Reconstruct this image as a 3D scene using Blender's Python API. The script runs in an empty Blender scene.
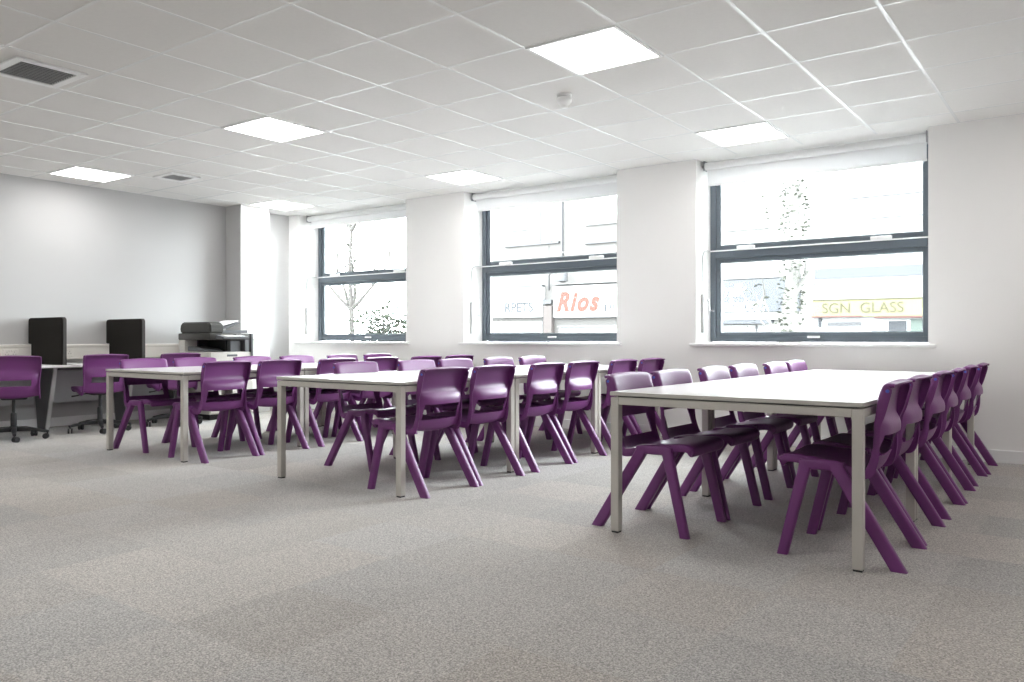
import bpy, bmesh, math, random
from mathutils import Vector, Matrix
random.seed(7)
SC = bpy.context.scene
COL = SC.collection
SKY, LAMP, EXPO = 16.0, 6.0, 1.32
PI = math.pi

# ------------------------------------------------------------------ measured constants (metres)
F_PX, YAW, CAM_H, ROOM_H = 805.7, 0.634, 0.953, 2.644
GX, GY = -2.7206, 3.8217            # a crossing of the ceiling grid, 0.6 m module
WALL_Y, LEFT_X = 7.174, -9.12       # window wall, desk wall
RIGHT_X, NEAR_Y = 2.3, -2.6
FRAME_Y = 7.512
SN, CS = math.sin(YAW), math.cos(YAW)

def at(px, py, Y):
    """point of the plane y=Y that the photograph shows at pixel px,py -> x, z"""
    q = (px - 512) / F_PX
    d = Y / (CS + SN * q)
    return d * (-SN + CS * q), CAM_H + (338 - py) / F_PX * d

# ------------------------------------------------------------------ materials
def lin(c):
    return tuple((v / 12.92 if v <= .04045 else ((v + .055) / 1.055) ** 2.4) for v in c)
def rgb(r, g, b):
    return lin((r / 255, g / 255, b / 255)) + (1,)

def mat(name, col, rough=.5, spec=.5, metal=0., noise=.0, nscale=60., bump=0., bscale=300., coat=0.):
    m = bpy.data.materials.new(name); m.use_nodes = True
    nt = m.node_tree; b = nt.nodes['Principled BSDF']
    b.inputs['Base Color'].default_value = col
    b.inputs['Roughness'].default_value = rough
    b.inputs['Specular IOR Level'].default_value = spec
    b.inputs['Metallic'].default_value = metal
    b.inputs['Coat Weight'].default_value = coat
    tc = nt.nodes.new('ShaderNodeTexCoord')
    if noise:
        n = nt.nodes.new('ShaderNodeTexNoise'); n.inputs['Scale'].default_value = nscale
        n.inputs['Detail'].default_value = 4
        nt.links.new(tc.outputs['Object'], n.inputs['Vector'])
        mp = nt.nodes.new('ShaderNodeMapRange')
        mp.inputs['To Min'].default_value = 1 - noise; mp.inputs['To Max'].default_value = 1 + noise
        nt.links.new(n.outputs['Fac'], mp.inputs['Value'])
        mx = nt.nodes.new('ShaderNodeMix'); mx.data_type = 'RGBA'; mx.blend_type = 'MULTIPLY'
        mx.inputs['Factor'].default_value = 1
        mx.inputs['A'].default_value = col
        nt.links.new(mp.outputs['Result'], mx.inputs['B'])
        nt.links.new(mx.outputs['Result'], b.inputs['Base Color'])
    if bump:
        n2 = nt.nodes.new('ShaderNodeTexNoise'); n2.inputs['Scale'].default_value = bscale
        n2.inputs['Detail'].default_value = 3
        nt.links.new(tc.outputs['Object'], n2.inputs['Vector'])
        bp = nt.nodes.new('ShaderNodeBump'); bp.inputs['Strength'].default_value = bump
        bp.inputs['Distance'].default_value = .002
        nt.links.new(n2.outputs['Fac'], bp.inputs['Height'])
        nt.links.new(bp.outputs['Normal'], b.inputs['Normal'])
    return m

def emat(name, col, strength):
    m = bpy.data.materials.new(name); m.use_nodes = True
    nt = m.node_tree; nt.nodes.clear()
    o = nt.nodes.new('ShaderNodeOutputMaterial'); e = nt.nodes.new('ShaderNodeEmission')
    e.inputs['Color'].default_value = col; e.inputs['Strength'].default_value = strength
    nt.links.new(e.outputs[0], o.inputs['Surface'])
    return m

def glass_mat():
    m = bpy.data.materials.new('window_glass'); m.use_nodes = True
    nt = m.node_tree; nt.nodes.clear()
    o = nt.nodes.new('ShaderNodeOutputMaterial'); mx = nt.nodes.new('ShaderNodeMixShader')
    t = nt.nodes.new('ShaderNodeBsdfTransparent'); g = nt.nodes.new('ShaderNodeBsdfGlossy')
    t.inputs['Color'].default_value = (.95, .97, .96, 1); g.inputs['Roughness'].default_value = .02
    f = nt.nodes.new('ShaderNodeFresnel'); f.inputs['IOR'].default_value = 1.25
    nt.links.new(f.outputs[0], mx.inputs[0]); nt.links.new(t.outputs[0], mx.inputs[1])
    nt.links.new(g.outputs[0], mx.inputs[2]); nt.links.new(mx.outputs[0], o.inputs['Surface'])
    return m

def carpet_mat():
    m = bpy.data.materials.new('carpet_tiles'); m.use_nodes = True
    nt = m.node_tree; L = nt.links; N = nt.nodes
    b = N['Principled BSDF']; b.inputs['Roughness'].default_value = .95
    b.inputs['Specular IOR Level'].default_value = .15
    b.inputs['Sheen Weight'].default_value = .25
    geo = N.new('ShaderNodeNewGeometry')
    sc = N.new('ShaderNodeVectorMath'); sc.operation = 'SCALE'; sc.inputs['Scale'].default_value = 2.0
    L.new(geo.outputs['Position'], sc.inputs[0])
    fl = N.new('ShaderNodeVectorMath'); fl.operation = 'FLOOR'; L.new(sc.outputs[0], fl.inputs[0])
    wn = N.new('ShaderNodeTexWhiteNoise'); wn.noise_dimensions = '2D'; L.new(fl.outputs[0], wn.inputs['Vector'])
    tile = N.new('ShaderNodeMapRange'); tile.inputs['To Min'].default_value = .895; tile.inputs['To Max'].default_value = 1.085
    L.new(wn.outputs['Value'], tile.inputs['Value'])
    # fibre speckle: tufts of about 4 mm over softer clumps
    n1 = N.new('ShaderNodeTexNoise'); n1.inputs['Scale'].default_value = 120; n1.inputs['Detail'].default_value = 2
    L.new(geo.outputs['Position'], n1.inputs['Vector'])
    ra = N.new('ShaderNodeMapRange'); ra.inputs['From Min'].default_value = .36; ra.inputs['From Max'].default_value = .64
    ra.inputs['To Min'].default_value = .80; ra.inputs['To Max'].default_value = 1.20
    L.new(n1.outputs['Fac'], ra.inputs['Value'])
    s2 = N.new('ShaderNodeVectorMath'); s2.operation = 'SCALE'; s2.inputs['Scale'].default_value = 240
    L.new(geo.outputs['Position'], s2.inputs[0])
    f2 = N.new('ShaderNodeVectorMath'); f2.operation = 'FLOOR'; L.new(s2.outputs[0], f2.inputs[0])
    w2 = N.new('ShaderNodeTexWhiteNoise'); w2.noise_dimensions = '2D'; L.new(f2.outputs[0], w2.inputs['Vector'])
    rb = N.new('ShaderNodeMapRange'); rb.inputs['To Min'].default_value = .60; rb.inputs['To Max'].default_value = 1.40
    L.new(w2.outputs['Value'], rb.inputs['Value'])
    r1 = N.new('ShaderNodeMath'); r1.operation = 'MULTIPLY'; L.new(ra.outputs[0], r1.inputs[0]); L.new(rb.outputs[0], r1.inputs[1])
    n2 = N.new('ShaderNodeTexNoise'); n2.inputs['Scale'].default_value = 3.0; n2.inputs['Detail'].default_value = 2
    L.new(geo.outputs['Position'], n2.inputs['Vector'])
    r2 = N.new('ShaderNodeMapRange'); r2.inputs['To Min'].default_value = .95; r2.inputs['To Max'].default_value = 1.05
    L.new(n2.outputs['Fac'], r2.inputs['Value'])
    m1 = N.new('ShaderNodeMath'); m1.operation = 'MULTIPLY'; L.new(tile.outputs[0], m1.inputs[0]); L.new(r1.outputs[0], m1.inputs[1])
    m2 = N.new('ShaderNodeMath'); m2.operation = 'MULTIPLY'; L.new(m1.outputs[0], m2.inputs[0]); L.new(r2.outputs[0], m2.inputs[1])
    # hue wanders a little between warm and cool threads
    n3 = N.new('ShaderNodeTexNoise'); n3.inputs['Scale'].default_value = 140; L.new(geo.outputs['Position'], n3.inputs['Vector'])
    cr = N.new('ShaderNodeMix'); cr.data_type = 'RGBA'
    cr.inputs['A'].default_value = CARPET_A; cr.inputs['B'].default_value = CARPET_B
    sep = N.new('ShaderNodeSeparateColor'); L.new(wn.outputs['Color'], sep.inputs['Color'])      # each tile leans warm or cool
    av = N.new('ShaderNodeMath'); av.operation = 'MULTIPLY_ADD'; av.inputs[1].default_value = .5
    hf = N.new('ShaderNodeMath'); hf.operation = 'MULTIPLY'; hf.inputs[1].default_value = .5
    L.new(sep.outputs['Green'], hf.inputs[0]); L.new(n3.outputs['Fac'], av.inputs[0]); L.new(hf.outputs[0], av.inputs[2])
    L.new(av.outputs[0], cr.inputs['Factor'])
    mx = N.new('ShaderNodeMix'); mx.data_type = 'RGBA'; mx.blend_type = 'MULTIPLY'; mx.inputs['Factor'].default_value = 1
    L.new(cr.outputs['Result'], mx.inputs['A']); L.new(m2.outputs[0], mx.inputs['B'])
    L.new(mx.outputs['Result'], b.inputs['Base Color'])
    return m

def brick_mat(name, c1, c2, mortar):
    m = bpy.data.materials.new(name); m.use_nodes = True
    nt = m.node_tree; b = nt.nodes['Principled BSDF']; b.inputs['Roughness'].default_value = .9
    tc = nt.nodes.new('ShaderNodeNewGeometry'); mp = nt.nodes.new('ShaderNodeMapping')
    mp.inputs['Rotation'].default_value = (PI / 2, 0, 0)
    br = nt.nodes.new('ShaderNodeTexBrick'); br.inputs['Scale'].default_value = 1
    br.inputs['Brick Width'].default_value = .22; br.inputs['Row Height'].default_value = .075
    br.inputs['Mortar Size'].default_value = .008
    br.inputs['Color1'].default_value = c1; br.inputs['Color2'].default_value = c2; br.inputs['Mortar'].default_value = mortar
    nt.links.new(tc.outputs['Position'], mp.inputs['Vector']); nt.links.new(mp.outputs[0], br.inputs['Vector'])
    nt.links.new(br.outputs['Color'], b.inputs['Base Color'])
    return m

CARPET_A, CARPET_B = (.375, .335, .297, 1), (.35, .346, .344, 1)
M = {}
M['carpet'] = carpet_mat()
M['paint'] = mat('wall_paint', (.87, .86, .85, 1), .75, .3, noise=.01, nscale=3, bump=.06, bscale=120)
M['grey_and_shade'] = mat('grey_paint_and_shade', (.52, .517, .517, 1), .75, .3, noise=.01, nscale=3, bump=.06, bscale=120)
M['ceil'] = mat('ceiling_tile', (.74, .725, .71, 1), .9, .2, noise=.03, nscale=40, bump=.12, bscale=260)
M['grid'] = mat('grid_white', (.90, .90, .90, 1), .22, .5, noise=.01)
M['gloss_white'] = mat('white_gloss_paint', (.84, .84, .84, 1), .3, .5, noise=.01)
M['purple'] = mat('purple_plastic', (.160, .034, .168, 1), .41, .5, noise=.04, nscale=12, bump=.10, bscale=600)
M['top'] = mat('white_laminate', (.80, .795, .785, 1), .22, .5, noise=.01, nscale=8)
M['top_edge'] = mat('edge_band', (.50, .48, .45, 1), .4, .4, noise=.02)
M['leg'] = mat('silver_grey_steel', (.50, .475, .44, 1), .4, .5, noise=.02, nscale=20)
M['dark_plastic'] = mat('black_plastic', (.022, .022, .024, 1), .42, .5, noise=.05)
M['chrome'] = mat('grey_metal', (.35, .35, .36, 1), .3, .5, metal=.9, noise=.03)
M['frame'] = mat('anthracite_frame', (.10, .122, .145, 1), .35, .5, noise=.03, nscale=15)
M['gasket'] = mat('glazing_gasket', (.30, .34, .36, 1), .3, .5, noise=.02)
M['glass'] = glass_mat()
M['black'] = mat('matt_black', (.008, .008, .008, 1), .9, .1, noise=.02)
M['grille'] = mat('grille_grey', (.40, .40, .40, 1), .5, .4, noise=.02)
M['blue_dot'] = mat('blue_dot', (.09, .12, .55, 1), .4, .4, noise=.02)
M['gear'] = mat('grey_winder', (.42, .42, .42, 1), .4, .4, noise=.02)
def blind_mat():
    m = mat('blind_fabric', (.88, .88, .88, 1), .8, .2, noise=.015, nscale=200, bump=.1, bscale=900)
    nt = m.node_tree; b = nt.nodes['Principled BSDF']; o = nt.nodes['Material Output']
    t = nt.nodes.new('ShaderNodeBsdfTranslucent'); t.inputs['Color'].default_value = (.85, .86, .88, 1)
    x = nt.nodes.new('ShaderNodeMixShader'); x.inputs[0].default_value = .22
    nt.links.new(b.outputs[0], x.inputs[1]); nt.links.new(t.outputs[0], x.inputs[2]); nt.links.new(x.outputs[0], o.inputs['Surface'])
    return m
M['blind'] = blind_mat()
M['felt'] = mat('charcoal_felt', (.020, .018, .016, 1), .95, .15, noise=.15, nscale=150, bump=.3, bscale=500)
M['felt_edge'] = mat('charcoal_edging', (.06, .055, .052, 1), .6, .3, noise=.05)
M['cream'] = mat('cream_plastic', (.80, .775, .73, 1), .4, .4, noise=.01)
M['grey_board'] = mat('grey_board', (.50, .505, .52, 1), .5, .4, noise=.03, nscale=10)
M['dark_board'] = mat('dark_grey_board', (.15, .15, .155, 1), .5, .4, noise=.03, nscale=10)
M['alu'] = mat('aluminium_edge', (.55, .55, .55, 1), .35, .5, metal=.2, noise=.02)
M['copier_grey'] = mat('copier_dark_grey', (.052, .050, .046, 1), .5, .4, noise=.02)
M['copier_mid'] = mat('copier_mid_grey', (.14, .145, .155, 1), .5, .4, noise=.02)
M['copier_light'] = mat('copier_light', (.68, .66, .62, 1), .45, .4, noise=.01)
M['paper'] = mat('paper', (.85, .85, .84, 1), .8, .2, noise=.01)
M['lamp'] = emat('lamp_diffuser', (1, .985, .96, 1), LAMP)
M['slot_dark'] = mat('socket_dark', (.35, .33, .30, 1), .5, .4, noise=.02)
# street (albedo from the tone seen through the panes; the street is over-exposed)
G = 23.0
def ext(r, g, b): return tuple(v / G for v in lin((r / 255, g / 255, b / 255))) + (1,)
M['render_white'] = mat('white_render', (.16, .16, .16, 1), .9, .2, noise=.03, nscale=2)
M['render_cream'] = mat('cream_render', (.15, .147, .14, 1), .9, .2, noise=.03, nscale=2)
M['brick'] = brick_mat('pale_brick', ext(250, 238, 232), ext(255, 246, 241), ext(255, 255, 252))
M['sign_white'] = mat('white_signboard', (.18, .18, .18, 1), .5, .2, noise=.01)
M['sign_yellow'] = mat('yellow_signboard', (.072, .067, .034, 1), .6, .2, noise=.01)
M['sign_red'] = mat('red_strip', ext(245, 165, 155), .6, .2, noise=.02)
M['orange'] = mat('orange_letters', ext(247, 150, 122), .6, .2, noise=.02)
M['grey_letters'] = mat('grey_letters', ext(150, 156, 168), .6, .2, noise=.02)
M['tan_letters'] = mat('tan_letters', ext(190, 185, 135), .6, .2, noise=.02)
M['shop_glass'] = mat('shop_glass', ext(212, 217, 232), .5, .2, noise=.12, nscale=1.5)
M['pale_frame'] = mat('pale_frame', (.07, .07, .071, 1), .7, .2, noise=.02)
M['line_grey'] = mat('grey_lead', ext(230, 230, 236), .7, .2, noise=.05)
M['bark'] = mat('pale_bark', (.080, .078, .074, 1), .9, .2, noise=.10, nscale=8)
M['twig'] = mat('pinkish_twigs', ext(222, 212, 206), .9, .2, noise=.10, nscale=8)
M['leaf'] = mat('leaf_green', ext(132, 154, 112), .8, .2, noise=.25, nscale=2)
M['ivy'] = mat('ivy_green', ext(196, 200, 178), .8, .2, noise=.25, nscale=2)
M['asphalt'] = mat('asphalt', (.10, .10, .10, 1), .9, .2, noise=.2, nscale=20)
M['paving'] = mat('paving', (.16, .155, .15, 1), .9, .2, noise=.1, nscale=6)
M['car'] = mat('car_paint', ext(190, 195, 190), .5, .3, noise=.02)

# ------------------------------------------------------------------ mesh helpers
def obj(name, bm_or_me, m, parent=None, smooth=False):
    if isinstance(bm_or_me, bmesh.types.BMesh):
        me = bpy.data.meshes.new(name)
        bmesh.ops.recalc_face_normals(bm_or_me, faces=bm_or_me.faces[:])
        bm_or_me.to_mesh(me); bm_or_me.free()
    else:
        me = bm_or_me
    me.name = name
    mats = m if isinstance(m, (list, tuple)) else [m]
    if not me.materials:
        for k in mats: me.materials.append(k)
    if smooth is True:
        for p in me.polygons: p.use_smooth = True
    elif smooth:                                   # angle in degrees
        me.set_sharp_from_angle(angle=math.radians(smooth))
        for p in me.polygons: p.use_smooth = True
    o = bpy.data.objects.new(name, me); COL.objects.link(o)
    if parent: o.parent = parent
    return o

def thing(name, label, cat, loc=(0, 0, 0), rotz=0, group=None):
    o = bpy.data.objects.new(name, None); COL.objects.link(o)
    o.empty_display_size = .1
    o.location = loc; o.rotation_euler = (0, 0, rotz)
    o['label'] = label; o['category'] = cat
    if group: o['group'] = group
    return o

def tag(o, label, cat, group=None):
    o['label'] = label; o['category'] = cat
    if group: o['group'] = group
    return o

def struct(name, bm, m, parent=None, smooth=False):
    o = obj(name, bm, m, parent, smooth)
    if parent is None: o['kind'] = 'structure'
    return o

def copy_tree(o, parent=None):
    c = o.copy(); COL.objects.link(c); c.parent = parent
    for ch in list(o.children): copy_tree(ch, c)
    return c

def box(bm, x0, y0, z0, x1, y1, z1, bev=0., seg=2, mi=0):
    r = bmesh.ops.create_cube(bm, size=1)
    vs = r['verts']
    for v in vs:
        v.co = Vector(((x0 + x1) / 2 + v.co.x * (x1 - x0), (y0 + y1) / 2 + v.co.y * (y1 - y0), (z0 + z1) / 2 + v.co.z * (z1 - z0)))
    fs = set(f for v in vs for f in v.link_faces)
    for f in fs: f.material_index = mi
    if bev:
        es = list(set(e for v in vs for e in v.link_edges))
        rr = bmesh.ops.bevel(bm, geom=es, offset=bev, segments=seg, affect='EDGES', profile=.5)
        for f in rr['faces']: f.material_index = mi
    return vs

def boxes(*bs, bev=0.):
    bm = bmesh.new()
    for b in bs: box(bm, *b, bev=bev)
    return bm

def tube(bm, pts, rad, n=10, cap=True):
    """tube through points; rad number or list"""
    pts = [Vector(p) for p in pts]
    rs = rad if isinstance(rad, (list, tuple)) else [rad] * len(pts)
    rings = []
    t = (pts[-1] - pts[0]).normalized()
    a = t.cross(Vector((0, 0, 1)) if abs(t.z) < .8 else Vector((1, 0, 0))).normalized()
    for i, p in enumerate(pts):
        t = (pts[min(i + 1, len(pts) - 1)] - pts[max(i - 1, 0)]).normalized()
        a = (a - t * a.dot(t)).normalized(); b = t.cross(a).normalized()
        rings.append([bm.verts.new(p + a * rs[i] * math.cos(2 * PI * k / n) + b * rs[i] * math.sin(2 * PI * k / n)) for k in range(n)])
    for r0, r1 in zip(rings, rings[1:]):
        for k in range(n):
            bm.faces.new((r0[k], r0[(k + 1) % n], r1[(k + 1) % n], r1[k]))
    if cap:
        bm.faces.new(rings[0][::-1]); bm.faces.new(rings[-1])

def lathe(bm, prof, n=24, axis=(0, 0), z0=0):
    rings = []
    for r, z in prof:
        rings.append([bm.verts.new((axis[0] + r * math.cos(2 * PI * k / n), axis[1] + r * math.sin(2 * PI * k / n), z0 + z)) for k in range(n)])
    for r0, r1 in zip(rings, rings[1:]):
        for k in range(n):
            bm.faces.new((r0[k], r0[(k + 1) % n], r1[(k + 1) % n], r1[k]))
    bm.faces.new(rings[0][::-1]); bm.faces.new(rings[-1])

def rr_loop(a, b, r, n=3):
    """rounded rectangle, size a x b, as 2-D points"""
    out = []
    for cx, cy, s in ((1, 1, 0), (-1, 1, 1), (-1, -1, 2), (1, -1, 3)):
        for k in range(n + 1):
            t = PI / 2 * (s + k / n)
            out.append((cx * (a / 2 - r) + r * math.cos(t), cy * (b / 2 - r) + r * math.sin(t)))
    return out

def beam(bm, secs, r=.009):
    """loft of rounded rectangles; each section = centre, axis-a, axis-b, size a, size b"""
    rings = []
    for c, ax, bx, a, b in secs:
        c, ax, bx = Vector(c), Vector(ax), Vector(bx)
        rings.append([bm.verts.new(c + ax * u + bx * v) for u, v in rr_loop(a, b, min(r, a * .45, b * .45))])
    n = len(rings[0])
    for r0, r1 in zip(rings, rings[1:]):
        for k in range(n):
            bm.faces.new((r0[k], r0[(k + 1) % n], r1[(k + 1) % n], r1[k]))
    bm.faces.new(rings[0][::-1]); bm.faces.new(rings[-1])

def prism(bm, poly, axis, lo, hi):
    """extrude 2-D polygon along axis ('x': poly is y,z; 'y': x,z; 'z': x,y)"""
    def P(p, t):
        return {'x': (t, p[0], p[1]), 'y': (p[0], t, p[1]), 'z': (p[0], p[1], t)}[axis]
    a = [bm.verts.new(P(p, lo)) for p in poly]; b = [bm.verts.new(P(p, hi)) for p in poly]
    n = len(poly)
    for k in range(n): bm.faces.new((a[k], a[(k + 1) % n], b[(k + 1) % n], b[k]))
    bm.faces.new(a[::-1]); bm.faces.new(b)

def solid_mesh(bm, th, bev=False):
    me = bpy.data.meshes.new('tmp'); bm.to_mesh(me); bm.free()
    o = bpy.data.objects.new('tmp', me); COL.objects.link(o)
    md = o.modifiers.new('s', 'SOLIDIFY'); md.thickness = th; md.offset = 0; md.use_even_offset = False
    dg = bpy.context.evaluated_depsgraph_get(); dg.update()
    out = bpy.data.meshes.new_from_object(o.evaluated_get(dg))
    bpy.data.objects.remove(o); bpy.data.meshes.remove(me)
    return out

def text_mesh(s, size, ext=.01, off=0., shear=0., space=1.):
    cu = bpy.data.curves.new('t', 'FONT'); cu.body = s; cu.size = size; cu.extrude = ext; cu.offset = off
    cu.shear = shear; cu.space_character = space
    o = bpy.data.objects.new('t', cu); COL.objects.link(o)
    dg = bpy.context.evaluated_depsgraph_get(); dg.update()
    me = bpy.data.meshes.new_from_object(o.evaluated_get(dg))
    bpy.data.objects.remove(o); bpy.data.curves.remove(cu)
    return me

# ------------------------------------------------------------------ room shell
struct('floor', boxes((LEFT_X - .3, NEAR_Y - .3, -.2, RIGHT_X + .3, WALL_Y, 0)), M['carpet'])
struct('ceiling', boxes((LEFT_X - .3, NEAR_Y - .3, ROOM_H, RIGHT_X + .3, WALL_Y + .46, ROOM_H + .2)), M['ceil'])
WIN = [(-8.905, -6.885), (-5.965, -3.962), (-3.112, -1.137)]
bm = bmesh.new()
SILL = .905
box(bm, LEFT_X - .3, WALL_Y, -.2, RIGHT_X + .3, WALL_Y + .46, SILL - .03)
edges = [LEFT_X - .3] + [v for w in WIN for v in w] + [RIGHT_X + .3]
for k in range(0, len(edges), 2):
    box(bm, edges[k], WALL_Y, SILL - .03, edges[k + 1], WALL_Y + .46, ROOM_H)
struct('wall_far', bm, M['paint'])
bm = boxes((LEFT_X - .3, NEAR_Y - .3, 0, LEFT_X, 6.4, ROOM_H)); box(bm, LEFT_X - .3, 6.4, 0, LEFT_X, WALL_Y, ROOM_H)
struct('wall_left', bm, M['grey_and_shade'])
struct('wall_right', boxes((RIGHT_X, NEAR_Y - .3, 0, RIGHT_X + .3, WALL_Y, ROOM_H)), M['paint'])
struct('wall_near', boxes((LEFT_X, NEAR_Y - .3, 0, RIGHT_X, NEAR_Y, ROOM_H)), M['paint'])
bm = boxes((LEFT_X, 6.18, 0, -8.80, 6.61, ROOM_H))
for f in bm.faces: f.material_index = 1 if f.normal.y < -.5 else 0       # this face's shade is put into its colour, using the desk wall's grey
struct('pillar', bm, [M['paint'], M['grey_and_shade']])
# baseboards with a rounded top edge
def skirting(name, p0, p1, n):
    bm = bmesh.new()
    x0, x1 = sorted((p0[0], p1[0])); y0, y1 = sorted((p0[1], p1[1]))
    if n[0]: x0, x1 = (p0[0], p0[0] + .016 * n[0]) if n[0] > 0 else (p0[0] + .016 * n[0], p0[0])
    if n[1]: y0, y1 = (p0[1], p0[1] + .016 * n[1]) if n[1] > 0 else (p0[1] + .016 * n[1], p0[1])
    box(bm, x0, y0, 0, x1, y1, .098, bev=.005)
    return struct(name, bm, M['gloss_white'])
skirting('baseboard_far', (LEFT_X + .016, WALL_Y), (RIGHT_X, WALL_Y), (0, -1))
skirting('baseboard_left', (LEFT_X, NEAR_Y), (LEFT_X, 6.18), (1, 0))
skirting('baseboard_right', (RIGHT_X, NEAR_Y), (RIGHT_X, WALL_Y - .016), (-1, 0))
skirting('baseboard_pillar', (-8.80, 6.18), (-8.80, 6.61), (1, 0))
# ceiling grid: T-bars a little below the tiles
bm = bmesh.new()
bw, bz = .0105, ROOM_H - .002
for i in range(-10, 9):
    x = GX + .6 * i
    if x < RIGHT_X: box(bm, x - bw, NEAR_Y, bz, x + bw, WALL_Y, ROOM_H + .01)
for j in range(-10, 6):
    y = GY + .6 * j
    box(bm, LEFT_X, y - bw, bz + .0004, RIGHT_X, y + bw, ROOM_H + .01)
struct('trim_1', bm, M['grid'])
bm = boxes((LEFT_X, WALL_Y - .02, bz, WIN[0][0], WALL_Y, ROOM_H + .01), (LEFT_X, NEAR_Y, bz, LEFT_X + .02, 6.18, ROOM_H + .01),
           (WIN[0][1], WALL_Y - .02, bz, WIN[1][0], WALL_Y, ROOM_H + .01), (WIN[1][1], WALL_Y - .02, bz, WIN[2][0], WALL_Y, ROOM_H + .01),
           (WIN[2][1], WALL_Y - .02, bz, RIGHT_X, WALL_Y, ROOM_H + .01))
struct('trim_2', bm, M['grid'])

# ------------------------------------------------------------------ windows with winders, and roller blinds
def window(n, x0, x1):
    y = FRAME_Y; z0, z1 = SILL + .012, ROOM_H
    tz0, tz1 = 1.693, 1.85         # transom
    bm = bmesh.new()
    fw, fd = .058, .09
    box(bm, x0, y, z0, x0 + fw, y + fd, z1, bev=.004); box(bm, x1 - fw, y, z0, x1, y + fd, z1, bev=.004)
    box(bm, x0 + fw, y + .001, z0, x1 - fw, y + fd, z0 + .05, bev=.004); box(bm, x0 + fw, y + .001, z1 - .06, x1 - fw, y + fd, z1, bev=.004)
    box(bm, x0 + fw, y - .006, tz0 + .03, x1 - fw, y + fd, tz1 - .035, bev=.005)
    w = struct('window_%d' % n, bm, M['frame'])
    ins = []
    for k, (a, b) in enumerate(((z0 + .05, tz0 + .03), (tz1 - .035, z1 - .06))):
        bm = bmesh.new(); xa, xb = x0 + fw, x1 - fw; sw = .036; yy = y + .018
        box(bm, xa, yy, a, xa + sw, yy + .06, b, bev=.003); box(bm, xb - sw, yy, a, xb, yy + .06, b, bev=.003)
        box(bm, xa + sw, yy + .001, a, xb - sw, yy + .06, a + sw, bev=.003); box(bm, xa + sw, yy + .001, b - sw, xb - sw, yy + .06, b, bev=.003)
        s = obj('sash', bm, M['frame'], w)
        g = .008; bm = bmesh.new(); xa, xb, a2, b2 = xa + sw, xb - sw, a + sw, b - sw; yg = yy + .012
        box(bm, xa, yg, a2, xa + g, yg + .03, b2); box(bm, xb - g, yg, a2, xb, yg + .03, b2)
        box(bm, xa + g, yg, a2, xb - g, yg + .03, a2 + g); box(bm, xa + g, yg, b2 - g, xb - g, yg + .03, b2)
        obj('gasket', bm, M['gasket'], s)
        obj('pane', boxes((xa + g, yg + .012, a2 + g, xb - g, yg + .016, b2 - g)), M['glass'], s)
    # white catch in the middle of the bottom rail
    cx = (x0 + x1) / 2
    bm = bmesh.new(); box(bm, cx - .055, y - .02, z0 + .036, cx + .055, y + .004, z0 + .056, bev=.005)
    obj('catch', bm, M['gloss_white'], w)
    # winder: rod along the transom, two chain boxes, conduit and crank
    rz = 1.797
    bm = bmesh.new(); tube(bm, [(x0 + .01, y - .03, rz), (x1 - .01, y - .03, rz)], .006, 8)
    obj('winder_rod', bm, M['gloss_white'], w, smooth=40)
    for f in (.185, .79):
        bx_ = x0 + (x1 - x0) * f
        bm = bmesh.new(); box(bm, bx_ - .085, y - .045, rz + .004, bx_ + .085, y - .004, rz + .036, bev=.006)
        obj('chain_box', bm, M['gloss_white'], w)
    rx, ry = x0 + .012, 7.30
    bm = bmesh.new()
    tube(bm, [(x0 + .01, y - .03, rz), (rx, y - .10, rz), (rx, ry + .06, rz - .005), (rx, ry + .015, rz - .03), (rx, ry, rz - .08), (rx, ry, 1.36)], .005, 8)
    obj('conduit', bm, M['gear'], w, smooth=40)
    bm = bmesh.new(); box(bm, x0, ry - .013, 1.0, x0 + .028, ry + .013, 1.37, bev=.004)
    gb = obj('gear_box', bm, M['gear'], w)
    bm = bmesh.new()
    tube(bm, [(x0 + .02, ry, 1.32), (x0 + .06, ry, 1.32), (x0 + .075, ry, 1.30), (x0 + .08, ry, 1.225), (x0 + .085, ry, 1.215), (x0 + .125, ry, 1.21)], .006, 8)
    obj('crank_handle', bm, M['chrome'], gb, smooth=40)
    # sill board with a rounded nose, running past the opening on both sides
    bm = bmesh.new()
    box(bm, x0, WALL_Y - .001, SILL - .03, x1, FRAME_Y + .09, SILL, bev=0)
    box(bm, x0 - .06, WALL_Y - .035, SILL - .03, x1 + .06, WALL_Y, SILL, bev=.009)
    obj('window_sill', bm, M['gloss_white'], w)
    return w
BL = ['above the window with the bush outside', 'above the window facing the orange shop letters', 'above the window facing the yellow shop sign']
for n, (x0, x1) in enumerate(WIN):
    window(n + 1, x0, x1)
    t = thing('roller_blind', 'white roller blind rolled up ' + BL[n], 'blind', ((x0 + x1) / 2, 7.32, ROOM_H - .05), 0, 'roller blinds in the window heads')
    hw = (x1 - x0) / 2; dr = (.055, .02, 0.)[n]      # each is rolled up a little differently
    bm = bmesh.new(); tube(bm, [(-hw + .035, 0, 0), (hw - .035, 0, 0)], .036, 20); obj('roller', bm, M['blind'], t, smooth=40)
    bm = bmesh.new()
    box(bm, -hw + .04, .034, -.165 + dr, hw - .04, .036, .0)
    obj('fabric', bm, M['blind'], t)
    bm = bmesh.new(); box(bm, -hw + .038, .028, -.185 + dr, hw - .038, .042, -.163 + dr, bev=.004); obj('bottom_bar', bm, M['gloss_white'], t)
    for s in (-1, 1):
        bm = bmesh.new(); xx = s * (hw - .03)
        box(bm, xx - .004, -.04, -.045, xx + .004, .04, .05, bev=.002); box(bm, min(xx, xx + s * .026), -.012, -.012, max(xx, xx + s * .026), .012, .012)
        obj('bracket', bm, M['chrome'], t)

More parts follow.
